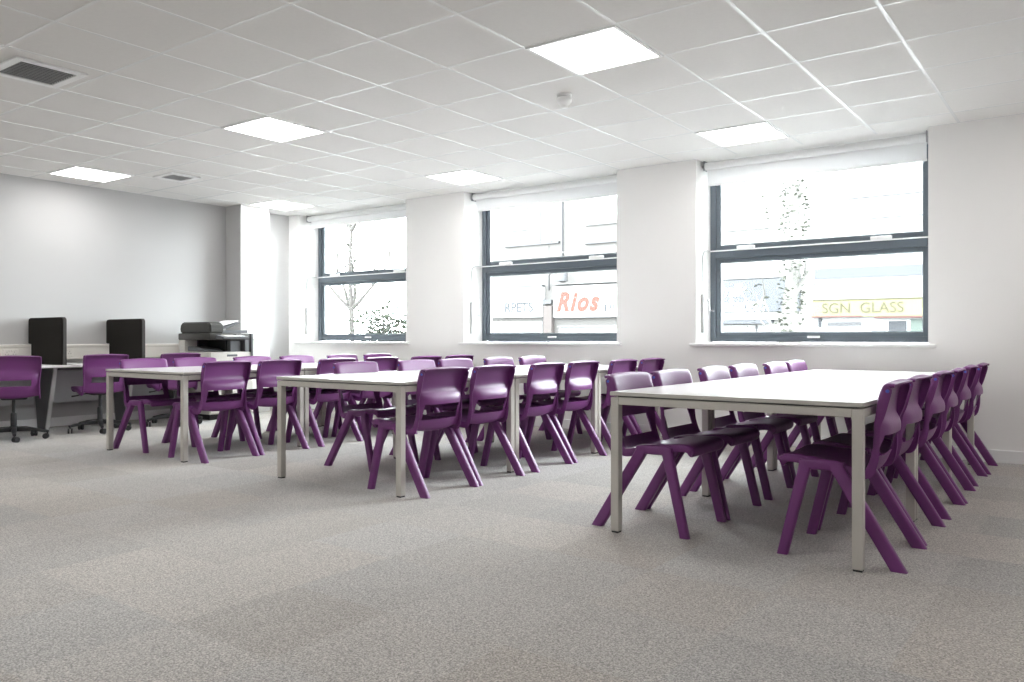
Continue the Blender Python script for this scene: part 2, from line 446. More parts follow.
# ------------------------------------------------------------------ ceiling lights, vents, detector
LN = {(-10, 0): 'over the desk chairs beside the desk wall', (-10, 4): 'beside the pillar near the photocopier', (-5, 0): 'over the table row next to the desks',
      (-5, 4): 'before the pier between bush window and orange-letter window', (0, 0): 'largest in view, between the vents and the smoke detector',
      (0, 4): 'in front of the window with the yellow sign'}
LN[(0, 0)] = 'largest in view, beside the smoke detector'
def ceiling_light(i, j):
    x, y = GX + .6 * i, GY + .6 * j
    lab = 'square recessed ceiling light ' + LN.get((i, j), 'over the open carpet, column %d row %d of the ceiling grid' % (i + 11, j + 9))
    t = thing('ceiling_light', lab, 'ceiling light', (x + .3, y + .3, ROOM_H - .006), 0, 'ceiling light panels')
    bm = bmesh.new(); a, b = .296, .276
    box(bm, -a, -a, -.004, -b, a, .004); box(bm, b, -a, -.004, a, a, .004)
    box(bm, -b, -a, -.004, b, -b, .004); box(bm, -b, b, -.004, b, a, .004)
    obj('frame', bm, M['gloss_white'], t)
    obj('diffuser', boxes((-b, -b, -.001, b, b, .003)), M['lamp'], t)
for i, j in ((-10, 0), (-10, 4), (-5, 0), (-5, 4), (0, 0), (0, 4), (5, 0), (5, 4), (-10, -4), (-5, -4), (0, -4), (5, -4), (-5, -8), (0, -8), (-10, -8)):
    ceiling_light(i, j)

def vent(i0, i1, j0, j1, label):
    x0, x1, y0, y1 = GX + .6 * i0, GX + .6 * i1, GY + .6 * j0, GY + .6 * j1
    cx, cy, hx, hy = (x0 + x1) / 2, (y0 + y1) / 2, (x1 - x0) / 2, (y1 - y0) / 2
    t = thing('ceiling_vent', label, 'vent', (cx, cy, ROOM_H - .003), 0, 'air grilles in the ceiling')
    bm = bmesh.new(); e = .05
    for b in ((-hx, -hy, -.012, -hx + e, hy, .002), (hx - e, -hy, -.012, hx, hy, .002), (-hx + e, -hy, -.012, hx - e, -hy + e, .002), (-hx + e, hy - e, -.012, hx - e, hy, .002)):
        box(bm, *b, bev=.004)
    obj('frame', bm, M['gloss_white'], t)
    obj('backing', boxes((-hx + e, -hy + e, -.001, hx - e, hy - e, .002)), M['black'], t)
    n = 11
    for k in range(n):
        xx = -hx + e + (k + .5) * (2 * hx - 2 * e) / n
        obj('slat', boxes((xx - .0012, -hy + e, -.0085, xx + .0012, hy - e, -.0015)), M['grille'], t)
vent(-4.95, -4.2, -2.83, -2.12, 'square white ceiling grille with dark slats, large and near the tiled corner')
vent(-8.80, -8.22, 1.22, 1.78, 'small square ceiling grille between two lights by the desk wall')

t = thing('smoke_detector', 'white round smoke detector below the tiled ceiling', 'smoke detector', (GX - .3, GY + .9, ROOM_H))
bm = bmesh.new(); lathe(bm, [(.050, 0), (.052, -.004), (.052, -.016), (.046, -.020)][::-1], 28); obj('base', bm, M['gloss_white'], t, smooth=40)
bm = bmesh.new(); lathe(bm, [(.042, -.018), (.042, -.026)][::-1], 28); obj('gap_ring', bm, M['gear'], t, smooth=40)
bm = bmesh.new(); lathe(bm, [(.050, -.025), (.0525, -.030), (.0525, -.044), (.049, -.054), (.040, -.066), (.030, -.073), (.026, -.076), (.0255, -.090), (.020, -.094)][::-1], 28); obj('head', bm, M['gloss_white'], t, smooth=40)

# ------------------------------------------------------------------ the moulded chair
ROWS = [  # f, z, half width, skirt depth, edge bow, centre bulge (rearwards), arch
 (.240, .382, .184, .028, .000, 0, 0), (.251, .393, .189, .029, .000, 0, 0), (.256, .409, .193, .030, .001, 0, 0),
 (.248, .424, .198, .030, .003, 0, 0), (.212, .432, .204, .032, .008, 0, 0), (.140, .426, .207, .036, .012, 0, 0),
 (.050, .411, .209, .036, .016, 0, 0), (-.03, .391, .209, .038, .022, 0, 0), (-.084, .376, .207, .040, .026, .002, 0),
 (-.118, .390, .203, .040, .018, .006, 0), (-.137, .450, .200, .030, .010, .012, 0), (-.145, .500, .197, .022, .008, .020, 0),
 (-.151, .548, .199, .017, .010, .038, 0), (-.155, .592, .204, .022, .012, .032, 0), (-.160, .632, .207, .036, .013, .003, .002),
 (-.168, .692, .209, .044, .012, 0, .008), (-.177, .736, .209, .042, .008, 0, .013), (-.184, .756, .208, .030, .003, 0, .015),
 (-.196, .765, .206, .016, -.003, 0, .015), (-.221, .764, .203, .008, -.005, 0, .014)]

def shell(slot=(10, 12), slot_u=.80, split=11, dz=0.):
    sub = 4
    R = []
    n = len(ROWS)
    for i in range(n - 1):
        p = [ROWS[max(i - 1, 0)], ROWS[i], ROWS[i + 1], ROWS[min(i + 2, n - 1)]]
        for k in range(sub):
            t = k / sub
            R.append(tuple(.5 * (2 * b + (c - a) * t + (2 * a - 5 * b + 4 * c - d) * t * t + (3 * b - a - 3 * c + d) * t ** 3) for a, b, c, d in zip(*p)))
    R.append(ROWS[-1])
    us = [-.985, -.93, -.86, -.80, -.66, -.5, -.33, -.16, 0, .16, .33, .5, .66, .80, .86, .93, .985]
    cols = [(-.985, 1.0), (-1.006, .75), (-1.01, .42), (-1.002, .14), ] + [(u, 0.) for u in us] + [(1.002, .14), (1.01, .42), (1.006, .75), (.985, 1.0)]
    grid = []
    for i, (f, z, w, sk, bow, bul, arch) in enumerate(R):
        a, b = R[max(i - 1, 0)], R[min(i + 1, len(R) - 1)]
        tf, tz = b[0] - a[0], b[1] - a[1]; L = math.hypot(tf, tz); tf /= L; tz /= L
        nf, nz = tz, -tf
        row = []
        for u, k in cols:
            uu = max(-1, min(1, u))
            off = bow * uu ** 2 - bul * max(0, 1 - abs(uu) ** 6) - k * sk - (.004 if abs(u) > .95 and k == 0 else 0)
            ar = arch * (1 - uu ** 2)
            row.append((f + nf * off + tf * ar, u * w, z + nz * off + tz * ar + dz))
        grid.append(row)
    out = []
    s0, s1 = int(slot[0] * sub), int(slot[1] * sub)
    sp = int(round(split * sub))
    for a, b in ((0, sp), (sp, len(R) - 1)):
        bm = bmesh.new()
        V = {}
        def vert(i, j):
            if (i, j) not in V: V[i, j] = bm.verts.new(grid[i][j])
            return V[i, j]
        for i in range(a, b):
            for j in range(len(cols) - 1):
                (u0, k0), (u1, k1) = cols[j], cols[j + 1]
                if s0 <= i < s1 and k0 == 0 and k1 == 0 and max(abs(u0), abs(u1)) <= slot_u + 1e-6: continue
                bm.faces.new((vert(i, j), vert(i, j + 1), vert(i + 1, j + 1), vert(i + 1, j)))
        bmesh.ops.recalc_face_normals(bm, faces=bm.faces[:])
        out.append(solid_mesh(bm, .0065))
    return out

X, Y, Z = (1, 0, 0), (0, 1, 0), (0, 0, 1)
def leg_bm(front, s):
    bm = bmesh.new()
    if front:
        sec = [((.230, s * .224, 0), X, Y, .047, .036), ((.180, s * .221, .21), X, Y, .049, .038), ((.140, s * .216, .375), X, Y, .052, .040), ((.128, s * .214, .415), X, Y, .060, .036)]
    else:
        sec = [((-.244, s * .231, 0), X, Y, .064, .038), ((-.122, s * .225, .20), X, Y, .064, .040), ((-.014, s * .218, .375), X, Y, .064, .042), ((.008, s * .215, .415), X, Y, .066, .036)]
    beam(bm, sec, .011)
    return bm
def rail_bm(s):
    bm = bmesh.new()
    beam(bm, [((-.026, s * .211, .408), Y, Z, .040, .030), ((.0, s * .211, .406), Y, Z, .046, .046), ((.13, s * .211, .408), Y, Z, .046, .046), ((.158, s * .211, .408), Y, Z, .040, .030)], .010)
    return bm

def make_chair(label):
    t = thing('classroom_chair', label, 'chair')
    seat, back = shell()
    obj('seat', seat, M['purple'], t, smooth=50)
    obj('backrest', back, M['purple'], t, smooth=50)
    for s in (-1, 1):
        for fr in (True, False):
            obj('leg', leg_bm(fr, s), M['purple'], t, smooth=40)
        bm = bmesh.new(); tube(bm, [(-.196, s * .2105, .733), (-.196, s * .2155, .733)], .0075, 14)
        d = obj('size_dot', bm, M['blue_dot'], t); d['label'] = 'small blue size dot'
        obj('side_rail', rail_bm(s), M['purple'], t, smooth=40)
    return t

CY = [3.80, 4.31, 4.945, 5.48, 6.11, 6.66]
ORD = ['sixth', 'fifth', 'fourth', 'third', 'second', 'first']
ROWN = {'A': 'table row by the desks', 'B': 'middle table row', 'C': 'row before yellow-sign window'}
proto = None
def place_chair(x, y, rz, label, group):
    global proto
    if proto is None:
        o = proto = make_chair(label)
    else:
        o = copy_tree(proto)
    o.location = (x, y, 0); o.rotation_euler = (0, 0, rz)
    o['label'] = label; o['group'] = group
    return o
for row, xl, xr in (('C', -1.825, -.915), ('B', -4.44, -3.508), ('A', -6.645, -5.775)):
    for k, y in enumerate(CY):
        for side, x, rz in (('far', xr, PI), ('desk', xl, 0)):
            if row == 'B' and side == 'desk' and k == 0: continue      # an empty place in the photograph
            lab = '%s purple chair from the window wall, %s, %s' % (ORD[k], 'desk side' if side == 'desk' else 'far side from desks', ROWN[row])
            dy = 0
            if row == 'B' and side == 'desk': dy = (-.0, -.045, .01, -.02, -.03, -.03)[k]
            if row == 'C' and side == 'far': dy = (.015, .04, .06, .04, .08, .09)[k]
            if row == 'B' and side == 'desk' and k == 1: dx = 0
            place_chair(x + random.uniform(-.012, .012), y + dy + random.uniform(-.008, .008), rz + math.radians(random.uniform(-1.5, 1.5)), lab, 'purple chairs around the tables')

# ------------------------------------------------------------------ tables: three square ones to a row
TH = .69
def make_table(label):
    t = thing('square_table', label, 'table', group='white square tables')
    w, l = 1.170, 1.157
    bm = bmesh.new(); box(bm, 0, 0, TH - .019, w, l, TH, bev=.0025)
    for f in bm.faces:
        f.material_index = 0 if f.normal.z > .5 else 1
    obj('tabletop', bm, [M['top'], M['top_edge']], t)
    e, s = .003, .043
    for sx in (0, 1):
        for sy in (0, 1):
            x = e if sx == 0 else w - e - s; y = e if sy == 0 else l - e - s
            bm = bmesh.new(); box(bm, x, y, .008, x + s, y + s, TH - .026, bev=.004)
            lg = obj('leg', bm, M['leg'], t)
            obj('foot_cap', boxes((x + .004, y + .004, 0, x + s - .004, y + s - .004, .009)), M['dark_plastic'], lg)
    z0, z1 = TH - .062, TH - .026
    for b in ((e + s, e, z0, w - e - s, e + .03, z1), (e + s, l - e - .03, z0, w - e - s, l - e, z1), (e, e + s, z0, e + .03, l - e - s, z1), (w - e - .03, e + s, z0, w - e, l - e - s, z1)):
        bm = bmesh.new(); box(bm, *b, bev=.003); obj('rail', bm, M['leg'], t)
    obj('spacer', boxes((.03, .03, TH - .027, w - .03, l - .03, TH - .019)), M['dark_board'], t)
    return t
tp = None
for row, x0 in (('A', -6.838), ('B', -4.543), ('C', -1.956)):
    for k in range(3):
        lab = 'white square table, %s from the window wall in the %s' % (['third', 'second', 'first'][k], ROWN[row])
        if tp is None: o = tp = make_table(lab)
        else: o = copy_tree(tp)
        o['label'] = lab; o.location = (x0, 3.470 + 1.165 * k, 0)

# ------------------------------------------------------------------ desk wall: bench desk, dividers, trunking, sockets, swivel chairs
DX, DZ = -8.315, .684
t = thing('bench_desk', 'long white bench desk with grey slanted end panels along the desk wall', 'desk', (LEFT_X, 3.8, 0))
def rel(b): return (b[0] - LEFT_X, b[1] - 3.8, b[2], b[3] - LEFT_X, b[4] - 3.8, b[5])
bm = bmesh.new(); box(bm, *rel((LEFT_X + .03, 1.4, DZ - .025, DX, 5.33, DZ)), bev=.003); obj('worktop', bm, M['top'], t)
for yy in (2.17, 2.99, 3.81, 4.63, 5.29):
    bm = bmesh.new(); y = yy - 3.8
    prism(bm, [(-9.0 - LEFT_X, DZ - .025), (-8.545 - LEFT_X, DZ - .025), (-8.735 - LEFT_X, 0), (-8.90 - LEFT_X, 0)], 'y', y, y + .03)
    lg = obj('leg_panel', bm, M['dark_board'], t)
    bm = bmesh.new()
    prism(bm, [(-8.545 - LEFT_X, DZ - .026), (-8.525 - LEFT_X, DZ - .026), (-8.715 - LEFT_X, 0), (-8.735 - LEFT_X, 0)], 'y', y - .002, y + .032)
    obj('edge_strip', bm, M['alu'], lg)
for a, b in ((1.4, 2.17), (2.2, 2.99), (3.02, 3.81), (3.84, 4.63), (4.66, 5.29)):
    bm = bmesh.new(); box(bm, *rel((-9.0, a, .265, -8.982, b, .60)), bev=.002); obj('modesty_panel', bm, M['grey_board'], t)
bm = bmesh.new(); box(bm, *rel((-9.085, 1.4, DZ - .075, -9.0, 5.3, DZ - .026)), bev=.002); obj('cable_tray', bm, M['dark_board'], t)

bm = bmesh.new()
prism(bm, [(0, 0), (.052, 0), (.055, .004), (.055, .128), (.060, .132), (.060, .155), (.054, .16), (0, .16)], 'y', 0, 1)
bm.verts.ensure_lookup_table()
for v in bm.verts: v.co.y = 1.0 if v.co.y < .5 else 6.18
for v in bm.verts: v.co.x += LEFT_X + .0005; v.co.z += .725
tag(obj('cable_trunking', bm, M['cream']), 'cream cable trunking running along the desk wall above the desk', 'trunking')
for k, (py, lab) in enumerate(((3.62, 'cream double power socket in the trunking, in front of the first divider'), (4.17, 'cream double power socket in the trunking between the two dividers'))):
    s = thing('power_socket', lab, 'power socket', (LEFT_X + .055, py, .795), 0, 'sockets in the trunking')
    bm = bmesh.new(); box(bm, 0, -.073, -.043, .009, .073, .043, bev=.004); obj('plate', bm, M['cream'], s)
    for sy in (-1, 1):
        bm = bmesh.new()
        for q in ((0, .014), (-.012, -.008), (.012, -.008)):
            box(bm, .0085, sy * .036 + q[0] - .003, q[1] - .007, .0098, sy * .036 + q[0] + .003, q[1] + .004)
        obj('pin_holes', bm, M['slot_dark'], s)
        bm = bmesh.new(); box(bm, .008, sy * .012 - .006, .018, .013, sy * .012 + .006, .032, bev=.002); obj('switch', bm, M['cream'], s)

def rounded_panel(bm, x0, x1, z0, z1, r, y0, y1, notch=None):
    pts = []
    for cx, cz, a0 in ((x1 - r, z1 - r, 0), (x0 + r, z1 - r, PI / 2)):
        for k in range(7):
            t_ = a0 + PI / 2 * k / 6; pts.append((cx + r * math.cos(t_), cz + r * math.sin(t_)))
    if notch:
        nx, nz = notch
        pts += [(x0, nz), (nx, nz), (nx, z0)]
    else: pts += [(x0, z0)]
    pts += [(x1, z0)]
    prism(bm, pts, 'y', y0, y1)
for yy, lab in ((3.81, 'charcoal upright desk divider between the first and second swivel chairs'), (4.63, 'charcoal upright desk divider beside the photocopier end of the desk')):
    t = thing('desk_divider', lab, 'desk divider', (LEFT_X, yy, DZ), 0, 'dividers on the bench desk')
    bm = bmesh.new(); rounded_panel(bm, .006, .755, 0, .472, .028, .003, .045, (.072, .212)); obj('felt_panel', bm, M['felt'], t)
    bm = bmesh.new(); rounded_panel(bm, .010, .762, .001, .479, .032, .010, .038, (.078, .206)); obj('edging', bm, M['felt_edge'], t)

def swivel_chair(x, y, rz, label):
    t = thing('swivel_chair', label, 'swivel chair', (x, y, 0), rz, 'swivel chairs at the desk')
    seat, back = shell(slot=(10.75, 12), slot_u=.66, split=10.25, dz=.018)
    obj('seat', seat, M['purple'], t, smooth=50); obj('backrest', back, M['purple'], t, smooth=50)
    bm = bmesh.new(); box(bm, -.10, -.11, .375, .12, .11, .425, bev=.02); obj('mechanism', bm, M['dark_plastic'], t, smooth=40)
    bm = bmesh.new(); tube(bm, [(.0, .1, .392), (.0, .17, .385), (.0, .22, .372), (.0, .265, .368)], [.005, .005, .005, .008], 8); obj('lever', bm, M['dark_plastic'], t, smooth=40)
    bm = bmesh.new(); lathe(bm, [(.026, .09), (.026, .235), (.022, .25)], 20); lathe(bm, [(.014, .24), (.014, .40)], 16); obj('gas_column', bm, M['dark_plastic'], t, smooth=40)
    bm = bmesh.new(); lathe(bm, [(.036, .075), (.042, .085), (.042, .115), (.034, .125)], 20)
    for k in range(5):
        a = 2 * PI * k / 5 - rz + .35 + x
        d = Vector((math.cos(a), math.sin(a), 0)); n = Vector((-math.sin(a), math.cos(a), 0))
        beam(bm, [((d * .03 + Vector((0, 0, .098))), n, Z, .05, .045), ((d * .16 + Vector((0, 0, .093))), n, Z, .04, .032), ((d * .295 + Vector((0, 0, .070))), n, Z, .028, .022)], .007)
    b = obj('star_base', bm, M['dark_plastic'], t, smooth=40)
    for k in range(5):
        a = 2 * PI * k / 5 - rz + .35 + x
        d = Vector((math.cos(a), math.sin(a), 0)); ca = a + 1.2 + k; cd = Vector((math.cos(ca), math.sin(ca), 0)); cn = Vector((-math.sin(ca), math.cos(ca), 0))
        bm = bmesh.new(); c = d * .285
        tube(bm, [c + Vector((0, 0, .072)), c + Vector((0, 0, .045))], .007, 8)
        for s in (-1, 1):
            q = c + cd * .014 + Vector((0, 0, .026))
            tube(bm, [q + cn * s * .006, q + cn * s * .022], .026, 18)
        obj('caster', bm, M['dark_plastic'], t, smooth=40)
    return t
swivel_chair(-8.255, 3.325, PI - math.radians(19), 'purple swivel chair on black castors, before the first desk divider')
swivel_chair(-8.29, 4.15, PI - math.radians(9), 'purple swivel chair on black castors, between the two desk dividers')
swivel_chair(-8.27, 4.95, PI - math.radians(9), 'purple swivel chair on black castors, beside the photocopier')

# ------------------------------------------------------------------ photocopier
CX0, CX1, CY0, CY1 = -8.95, -8.30, 5.42, 6.00
t = thing('photocopier', 'grey and white office photocopier standing in front of the pillar', 'photocopier', (CX0, CY0, 0))
W_, L_ = CX1 - CX0, CY1 - CY0
bm = bmesh.new(); box(bm, 0, 0, .065, W_ - .02, L_, .79, bev=.008); cab = obj('cabinet', bm, M['copier_light'], t)
bm = bmesh.new(); box(bm, .03, .03, 0, W_ - .06, L_ - .03, .066); obj('plinth', bm, M['dark_plastic'], t)
for k, (a, b) in enumerate(((.08, .28), (.29, .44), (.45, .60), (.61, .785))):
    bm = bmesh.new(); box(bm, W_ - .02, .004, a, W_, L_ - .004, b, bev=.006)
    d = obj('paper_drawer', bm, M['sign_white'] if False else M['copier_light'], t)
    bm = bmesh.new(); box(bm, W_ - .006, L_ / 2 - .07, b - .05, W_ + .004, L_ / 2 + .07, b - .025, bev=.004); obj('drawer_grip', bm, M['copier_mid'], d)
bm = bmesh.new(); box(bm, 0, .0, .79, .13, L_, .93, bev=.004); obj('rear_column', bm, M['copier_light'], t)
bm = bmesh.new(); box(bm, .13, .16, .791, .16, L_ - .12, .929); box(bm, .16, .28, .791, W_ - .12, .30, .929); obj('output_recess', bm, M['dark_plastic'], t)
bm = bmesh.new(); box(bm, .16, .30, .791, W_ - .05, .44, .925, bev=.004); obj('finisher', bm, M['copier_mid'], t)
bm = bmesh.new(); box(bm, .05, .47, .791, W_ - .005, .535, 1.0, bev=.004); box(bm, .0, .545, .70, W_ + .012, .58, 1.008, bev=.006); obj('side_column', bm, M['copier_mid'], t)
bm = bmesh.new(); prism(bm, [(.15, .845), (.16, .855), (.45, .825), (.50, .80), (.49, .792), (.15, .80)], 'y', .03, .26); obj('output_tray', bm, M['copier_mid'], t)
bm = bmesh.new(); box(bm, -.005, -.005, .93, W_ - .0, L_ - .05, 1.008, bev=.012); obj('scanner_bed', bm, M['copier_grey'], t, smooth=40)
bm = bmesh.new(); prism(bm, [(W_ - .04, .995), (W_ + .15, .965), (W_ + .15, .945), (W_ - .02, .94)], 'y', .07, .42)
cp = obj('control_panel', bm, M['copier_mid'], t)
bm = bmesh.new(); prism(bm, [(W_ + .0, .9905), (W_ + .12, .9715), (W_ + .12, .9695), (W_ + .0, .9885)], 'y', .14, .30); obj('touch_screen', bm, M['copier_light'], cp)
bm = bmesh.new()
for k in range(6):
    yy = .325 + (k % 2) * .04; xx = W_ + .02 + (k // 2) * .035; zz = .989 - (xx - W_) * .158
    box(bm, xx, yy, zz - .004, xx + .02, yy + .025, zz + .004, bev=.002)
obj('keypad', bm, M['paper'], cp)
bm = bmesh.new()
prism(bm, [(.02, 1.008), (.005, 1.06), (.02, 1.115), (.06, 1.14), (W_ - .08, 1.14), (W_ - .03, 1.12), (W_ - .015, 1.07), (W_ - .02, 1.008)], 'y', .01, .19)
bmesh.ops.bevel(bm, geom=bm.edges[:], offset=.014, segments=3, affect='EDGES')
obj('document_feeder', bm, M['copier_grey'], t, smooth=40)
bm = bmesh.new(); prism(bm, [(.18, 1.012), (.53, 1.012), (.53, 1.05), (.18, 1.04)], 'x', .04, W_ - .04); obj('platen_lid', bm, M['copier_mid'], t)
bm = bmesh.new(); prism(bm, [(.17, 1.045), (.30, 1.085), (.50, 1.145), (.505, 1.138), (.31, 1.07), (.17, 1.042)], 'x', .12, W_ - .14); dt = obj('document_tray', bm, M['copier_mid'], t)
o = obj('paper_stack', (lambda b: (prism(b, [(-.02, .0), (.31, .09), (.31, .102), (-.02, .012)], 'x', .16, W_ - .18), b)[1])(bmesh.new()), M['paper'])
o.location = (CX0, CY0 + .19, 1.066)
tag(o, 'white sheets of paper lying on top of the photocopier', 'paper')

s = thing('wall_switch', 'small white wall box on the side of the pillar above the copier', 'wall switch', (-8.80, 6.42, .965))
bm = bmesh.new(); box(bm, 0, -.10, -.03, .03, .10, .03, bev=.006); obj('plate', bm, M['gloss_white'], s)

# ------------------------------------------------------------------ the street outside
SY = 24.0
struct('street', boxes((-60, 7.64, -.65, 40, 60, -.45)), M['asphalt'])
struct('pavement', boxes((-60, 19.5, -.45, 40, SY, -.33)), M['paving'])

def facade(name, label, px0, px1, top, wallm):
    xa, xb = at(px0, 300, SY)[0], at(px1, 300, SY)[0]
    t = thing(name, label, 'building', ((xa + xb) / 2, SY, -.33))
    def slab(nm, a, b, c, d, m, front, back=0.0):
        """piece of the front between pixels (a,c) and (b,d), standing 'front' metres out of the wall"""
        X0, Z0 = at(a, d, SY); X1, Z1 = at(b, c, SY)
        za = min(at(a, d, SY)[1], at(b, d, SY)[1]); 
        q0, q1 = sorted((at((a + b) / 2, c, SY)[1], at((a + b) / 2, d, SY)[1]))
        bm = bmesh.new(); box(bm, X0 - t.location.x, -front, q0 - t.location.z, X1 - t.location.x, back, q1 - t.location.z)
        return obj(nm, bm, m, t)
    def letters(nm, s, a, b, c, d, m, front, **kw):
        X0, _ = at(a, d, SY); X1, _ = at(b, c, SY)
        zb = at((a + b) / 2, d, SY)[1]; zt = at((a + b) / 2, c, SY)[1]
        me = text_mesh(s, 1.0, **kw)
        xs = [v.co.x for v in me.vertices]; ys = [v.co.y for v in me.vertices]
        for v in me.vertices:
            x = X0 + (v.co.x - min(xs)) / (max(xs) - min(xs)) * (X1 - X0) - t.location.x
            z = zb + (v.co.y - min(ys)) / (max(ys) - min(ys)) * (zt - zb) - t.location.z
            v.co = Vector((x, -front - v.co.z, z))
        return obj(nm, me, m, t)
    bm = bmesh.new(); box(bm, xa - t.location.x, 0, 0, xb - t.location.x, 6, top + .33); w = obj('wall', bm, wallm, t)
    return t, slab, letters

t, slab, letters = facade('shop_building', 'pale terraced shop with a plain white fascia and grey capital letters', 440, 551, 8.6, M['brick'])
slab('fascia', 442, 545, 289, 318, M['sign_white'], .18); slab('cornice', 442, 545, 287.6, 289.3, M['line_grey'], .19)
letters('lettering', 'RPETS', 508, 536, 302.6, 312.5, M['grey_letters'], .19, ext=.004, off=.02)
slab('shop_front', 446, 543, 322, 366, M['render_white'], .05)
slab('shop_window', 450, 540, 332, 360, M['shop_glass'], .06)
for a, b, c, d in ((506, 527, 204, 231), (529, 540, 202, 243), (541, 552, 200, 242)):
    f = slab('upper_window', a, b, c, d, M['line_grey'], .02)
    X0, X1 = at(a + .7, 0, SY)[0], at(b - .7, 0, SY)[0]; z1, z0 = at((a + b) / 2, c + .7, SY)[1], at((a + b) / 2, d - .7, SY)[1]
    obj('pane', boxes((X0 - t.location.x, -.024, z0 - t.location.z, X1 - t.location.x, -.012, z1 - t.location.z)), M['sign_white'], f)
slab('bay_sill', 506, 560, 243.5, 245.5, M['line_grey'], .1)
slab('bay_panel', 487, 549, 247, 262, M['brick'], .02)

t, slab, letters = facade('shop_building', 'pale brick shop with orange script letters on a white fascia', 551, 690, 9.0, M['brick'])
slab('fascia', 556, 690, 284, 316, M['sign_white'], .18); slab('cornice', 556, 690, 281, 282, M['pale_frame'], .19)
letters('lettering', 'Rios', 559.5, 602.5, 291.5, 311.8, M['orange'], .19, ext=.004, off=.05, shear=.32, space=1.2)
letters('lettering', 'pi', 607.5, 617.5, 302, 311.8, M['grey_letters'], .19, ext=.004)
slab('fascia_line', 558, 690, 316, 317, M['pale_frame'], .19)
slab('shop_window', 560, 690, 327, 360, M['sign_white'], .05); slab('awning_rail', 560, 690, 325.4, 326.6, M['pale_frame'], .19)
slab('pier', 546.5, 554.5, 306, 366, mat('pink_brick', ext(252, 236, 232), .9, .2, noise=.05), .2)
slab('capital', 546, 554, 300, 304, M['line_grey'], .19)
for a, b, c, d in ((586, 640, 178, 220),):
    f = slab('upper_window', a, b, c, d, M['sign_white'], .02)
slab('stone_band', 586, 690, 219.5, 221, M['pale_frame'], .08); slab('stone_band', 586, 690, 238.8, 240.4, M['line_grey'], .1)
slab('downpipe', 562.6, 563.6, 170, 280, M['line_grey'], .1)
# old street lamp bracket on the party wall
bm = bmesh.new()
x, z = at(549, 290, SY); x2, z2 = at(561, 277, SY)
tube(bm, [(0, 0, 0), (.2, -.3, .5), (.6, -.5, .72), (.9, -.5, .62)], .03, 8)
o = obj('wall_lamp', bm, M['line_grey'], smooth=40); o.location = (x, SY, z)
bm = bmesh.new(); lathe(bm, [(.05, 0), (.17, .05), (.17, .3), (.10, .42), (.02, .5)], 10, (.9, -.5), .2); obj('lantern', bm, M['line_grey'], o, smooth=30)
tag(o, 'grey bracket street lamp on the brickwork between the two white fascias', 'street lamp')

t, slab, letters = facade('shop_building', 'pale shop with white handwriting on a slate blue fascia', 690, 806, 9.6, M['render_cream'])
slab('fascia', 700, 801, 280, 312, M['shop_glass'], .18)
letters('lettering', 'milk', 722, 749, 284, 297, M['sign_white'], .19, ext=.004, off=.012, shear=.35, space=.9)
letters('lettering', 'elizabeth', 724, 768, 298, 312, M['sign_white'], .19, ext=.004, off=.012, shear=.35, space=.85)
slab('cornice', 700, 801, 276.5, 279, M['pale_frame'], .19)
slab('sill_band', 700, 785, 313, 320, M['sign_white'], .22); slab('awning', 700, 774, 320.8, 324, M['shop_glass'], .4)
slab('shop_window', 700, 785, 325, 366, M['sign_white'], .05); slab('mullion', 756.5, 758, 325, 366, M['line_grey'], .09)
for a, b, c, d in ((722, 752, 150, 231), (776, 800, 150, 226)):
    slab('upper_window', a, b, c, d, M['sign_white'], .05)
slab('stone_band', 720, 770, 229.6, 230.4, M['pale_frame'], .1); slab('stone_band', 777, 812, 226.6, 227.6, M['pale_frame'], .1)

t, slab, letters = facade('shop_building', 'white shop with a yellow sign board above red strips', 806, 1000, 9.1, M['render_white'])
slab('fascia', 814, 1000, 299, 316, M['sign_yellow'], .18); slab('cornice', 814, 1000, 297.6, 298.9, M['tan_letters'], .2)
letters('lettering', 'SGN  GLASS', 824, 905, 302.6, 312.8, M['tan_letters'], .19, ext=.004, off=.0)
slab('red_strip', 812, 863, 316, 317.4, M['sign_red'], .2); slab('red_strip', 876, 990, 316, 317.4, M['sign_red'], .2)
slab('upper_glazing', 815, 1000, 264.5, 275.5, M['shop_glass'], .05)
slab('shop_window', 822, 990, 320, 366, M['sign_white'], .04)
for a, b, c, d, m in ((819, 822, 318, 327, 'grey_letters'), (828, 862, 322, 326, 'line_grey'), (838, 860, 327, 329, 'pale_frame'), (889, 907, 321, 332, 'grey_letters'), (872, 885, 322, 333, 'pale_frame')):
    slab('window_display', a, b, c, d, M[m], .07)
slab('window_display', 911, 924, 319, 332, mat('mint_panel', ext(215, 242, 228), .6, .2), .07)
slab('stone_band', 848, 1000, 190.5, 192, M['pale_frame'], .1); slab('stone_band', 848, 1000, 213.2, 214.4, M['pale_frame'], .08)
for a, b in ((850, 878), (892, 926)):
    slab('upper_window', a, b, 160, 190, M['sign_white'], .04)

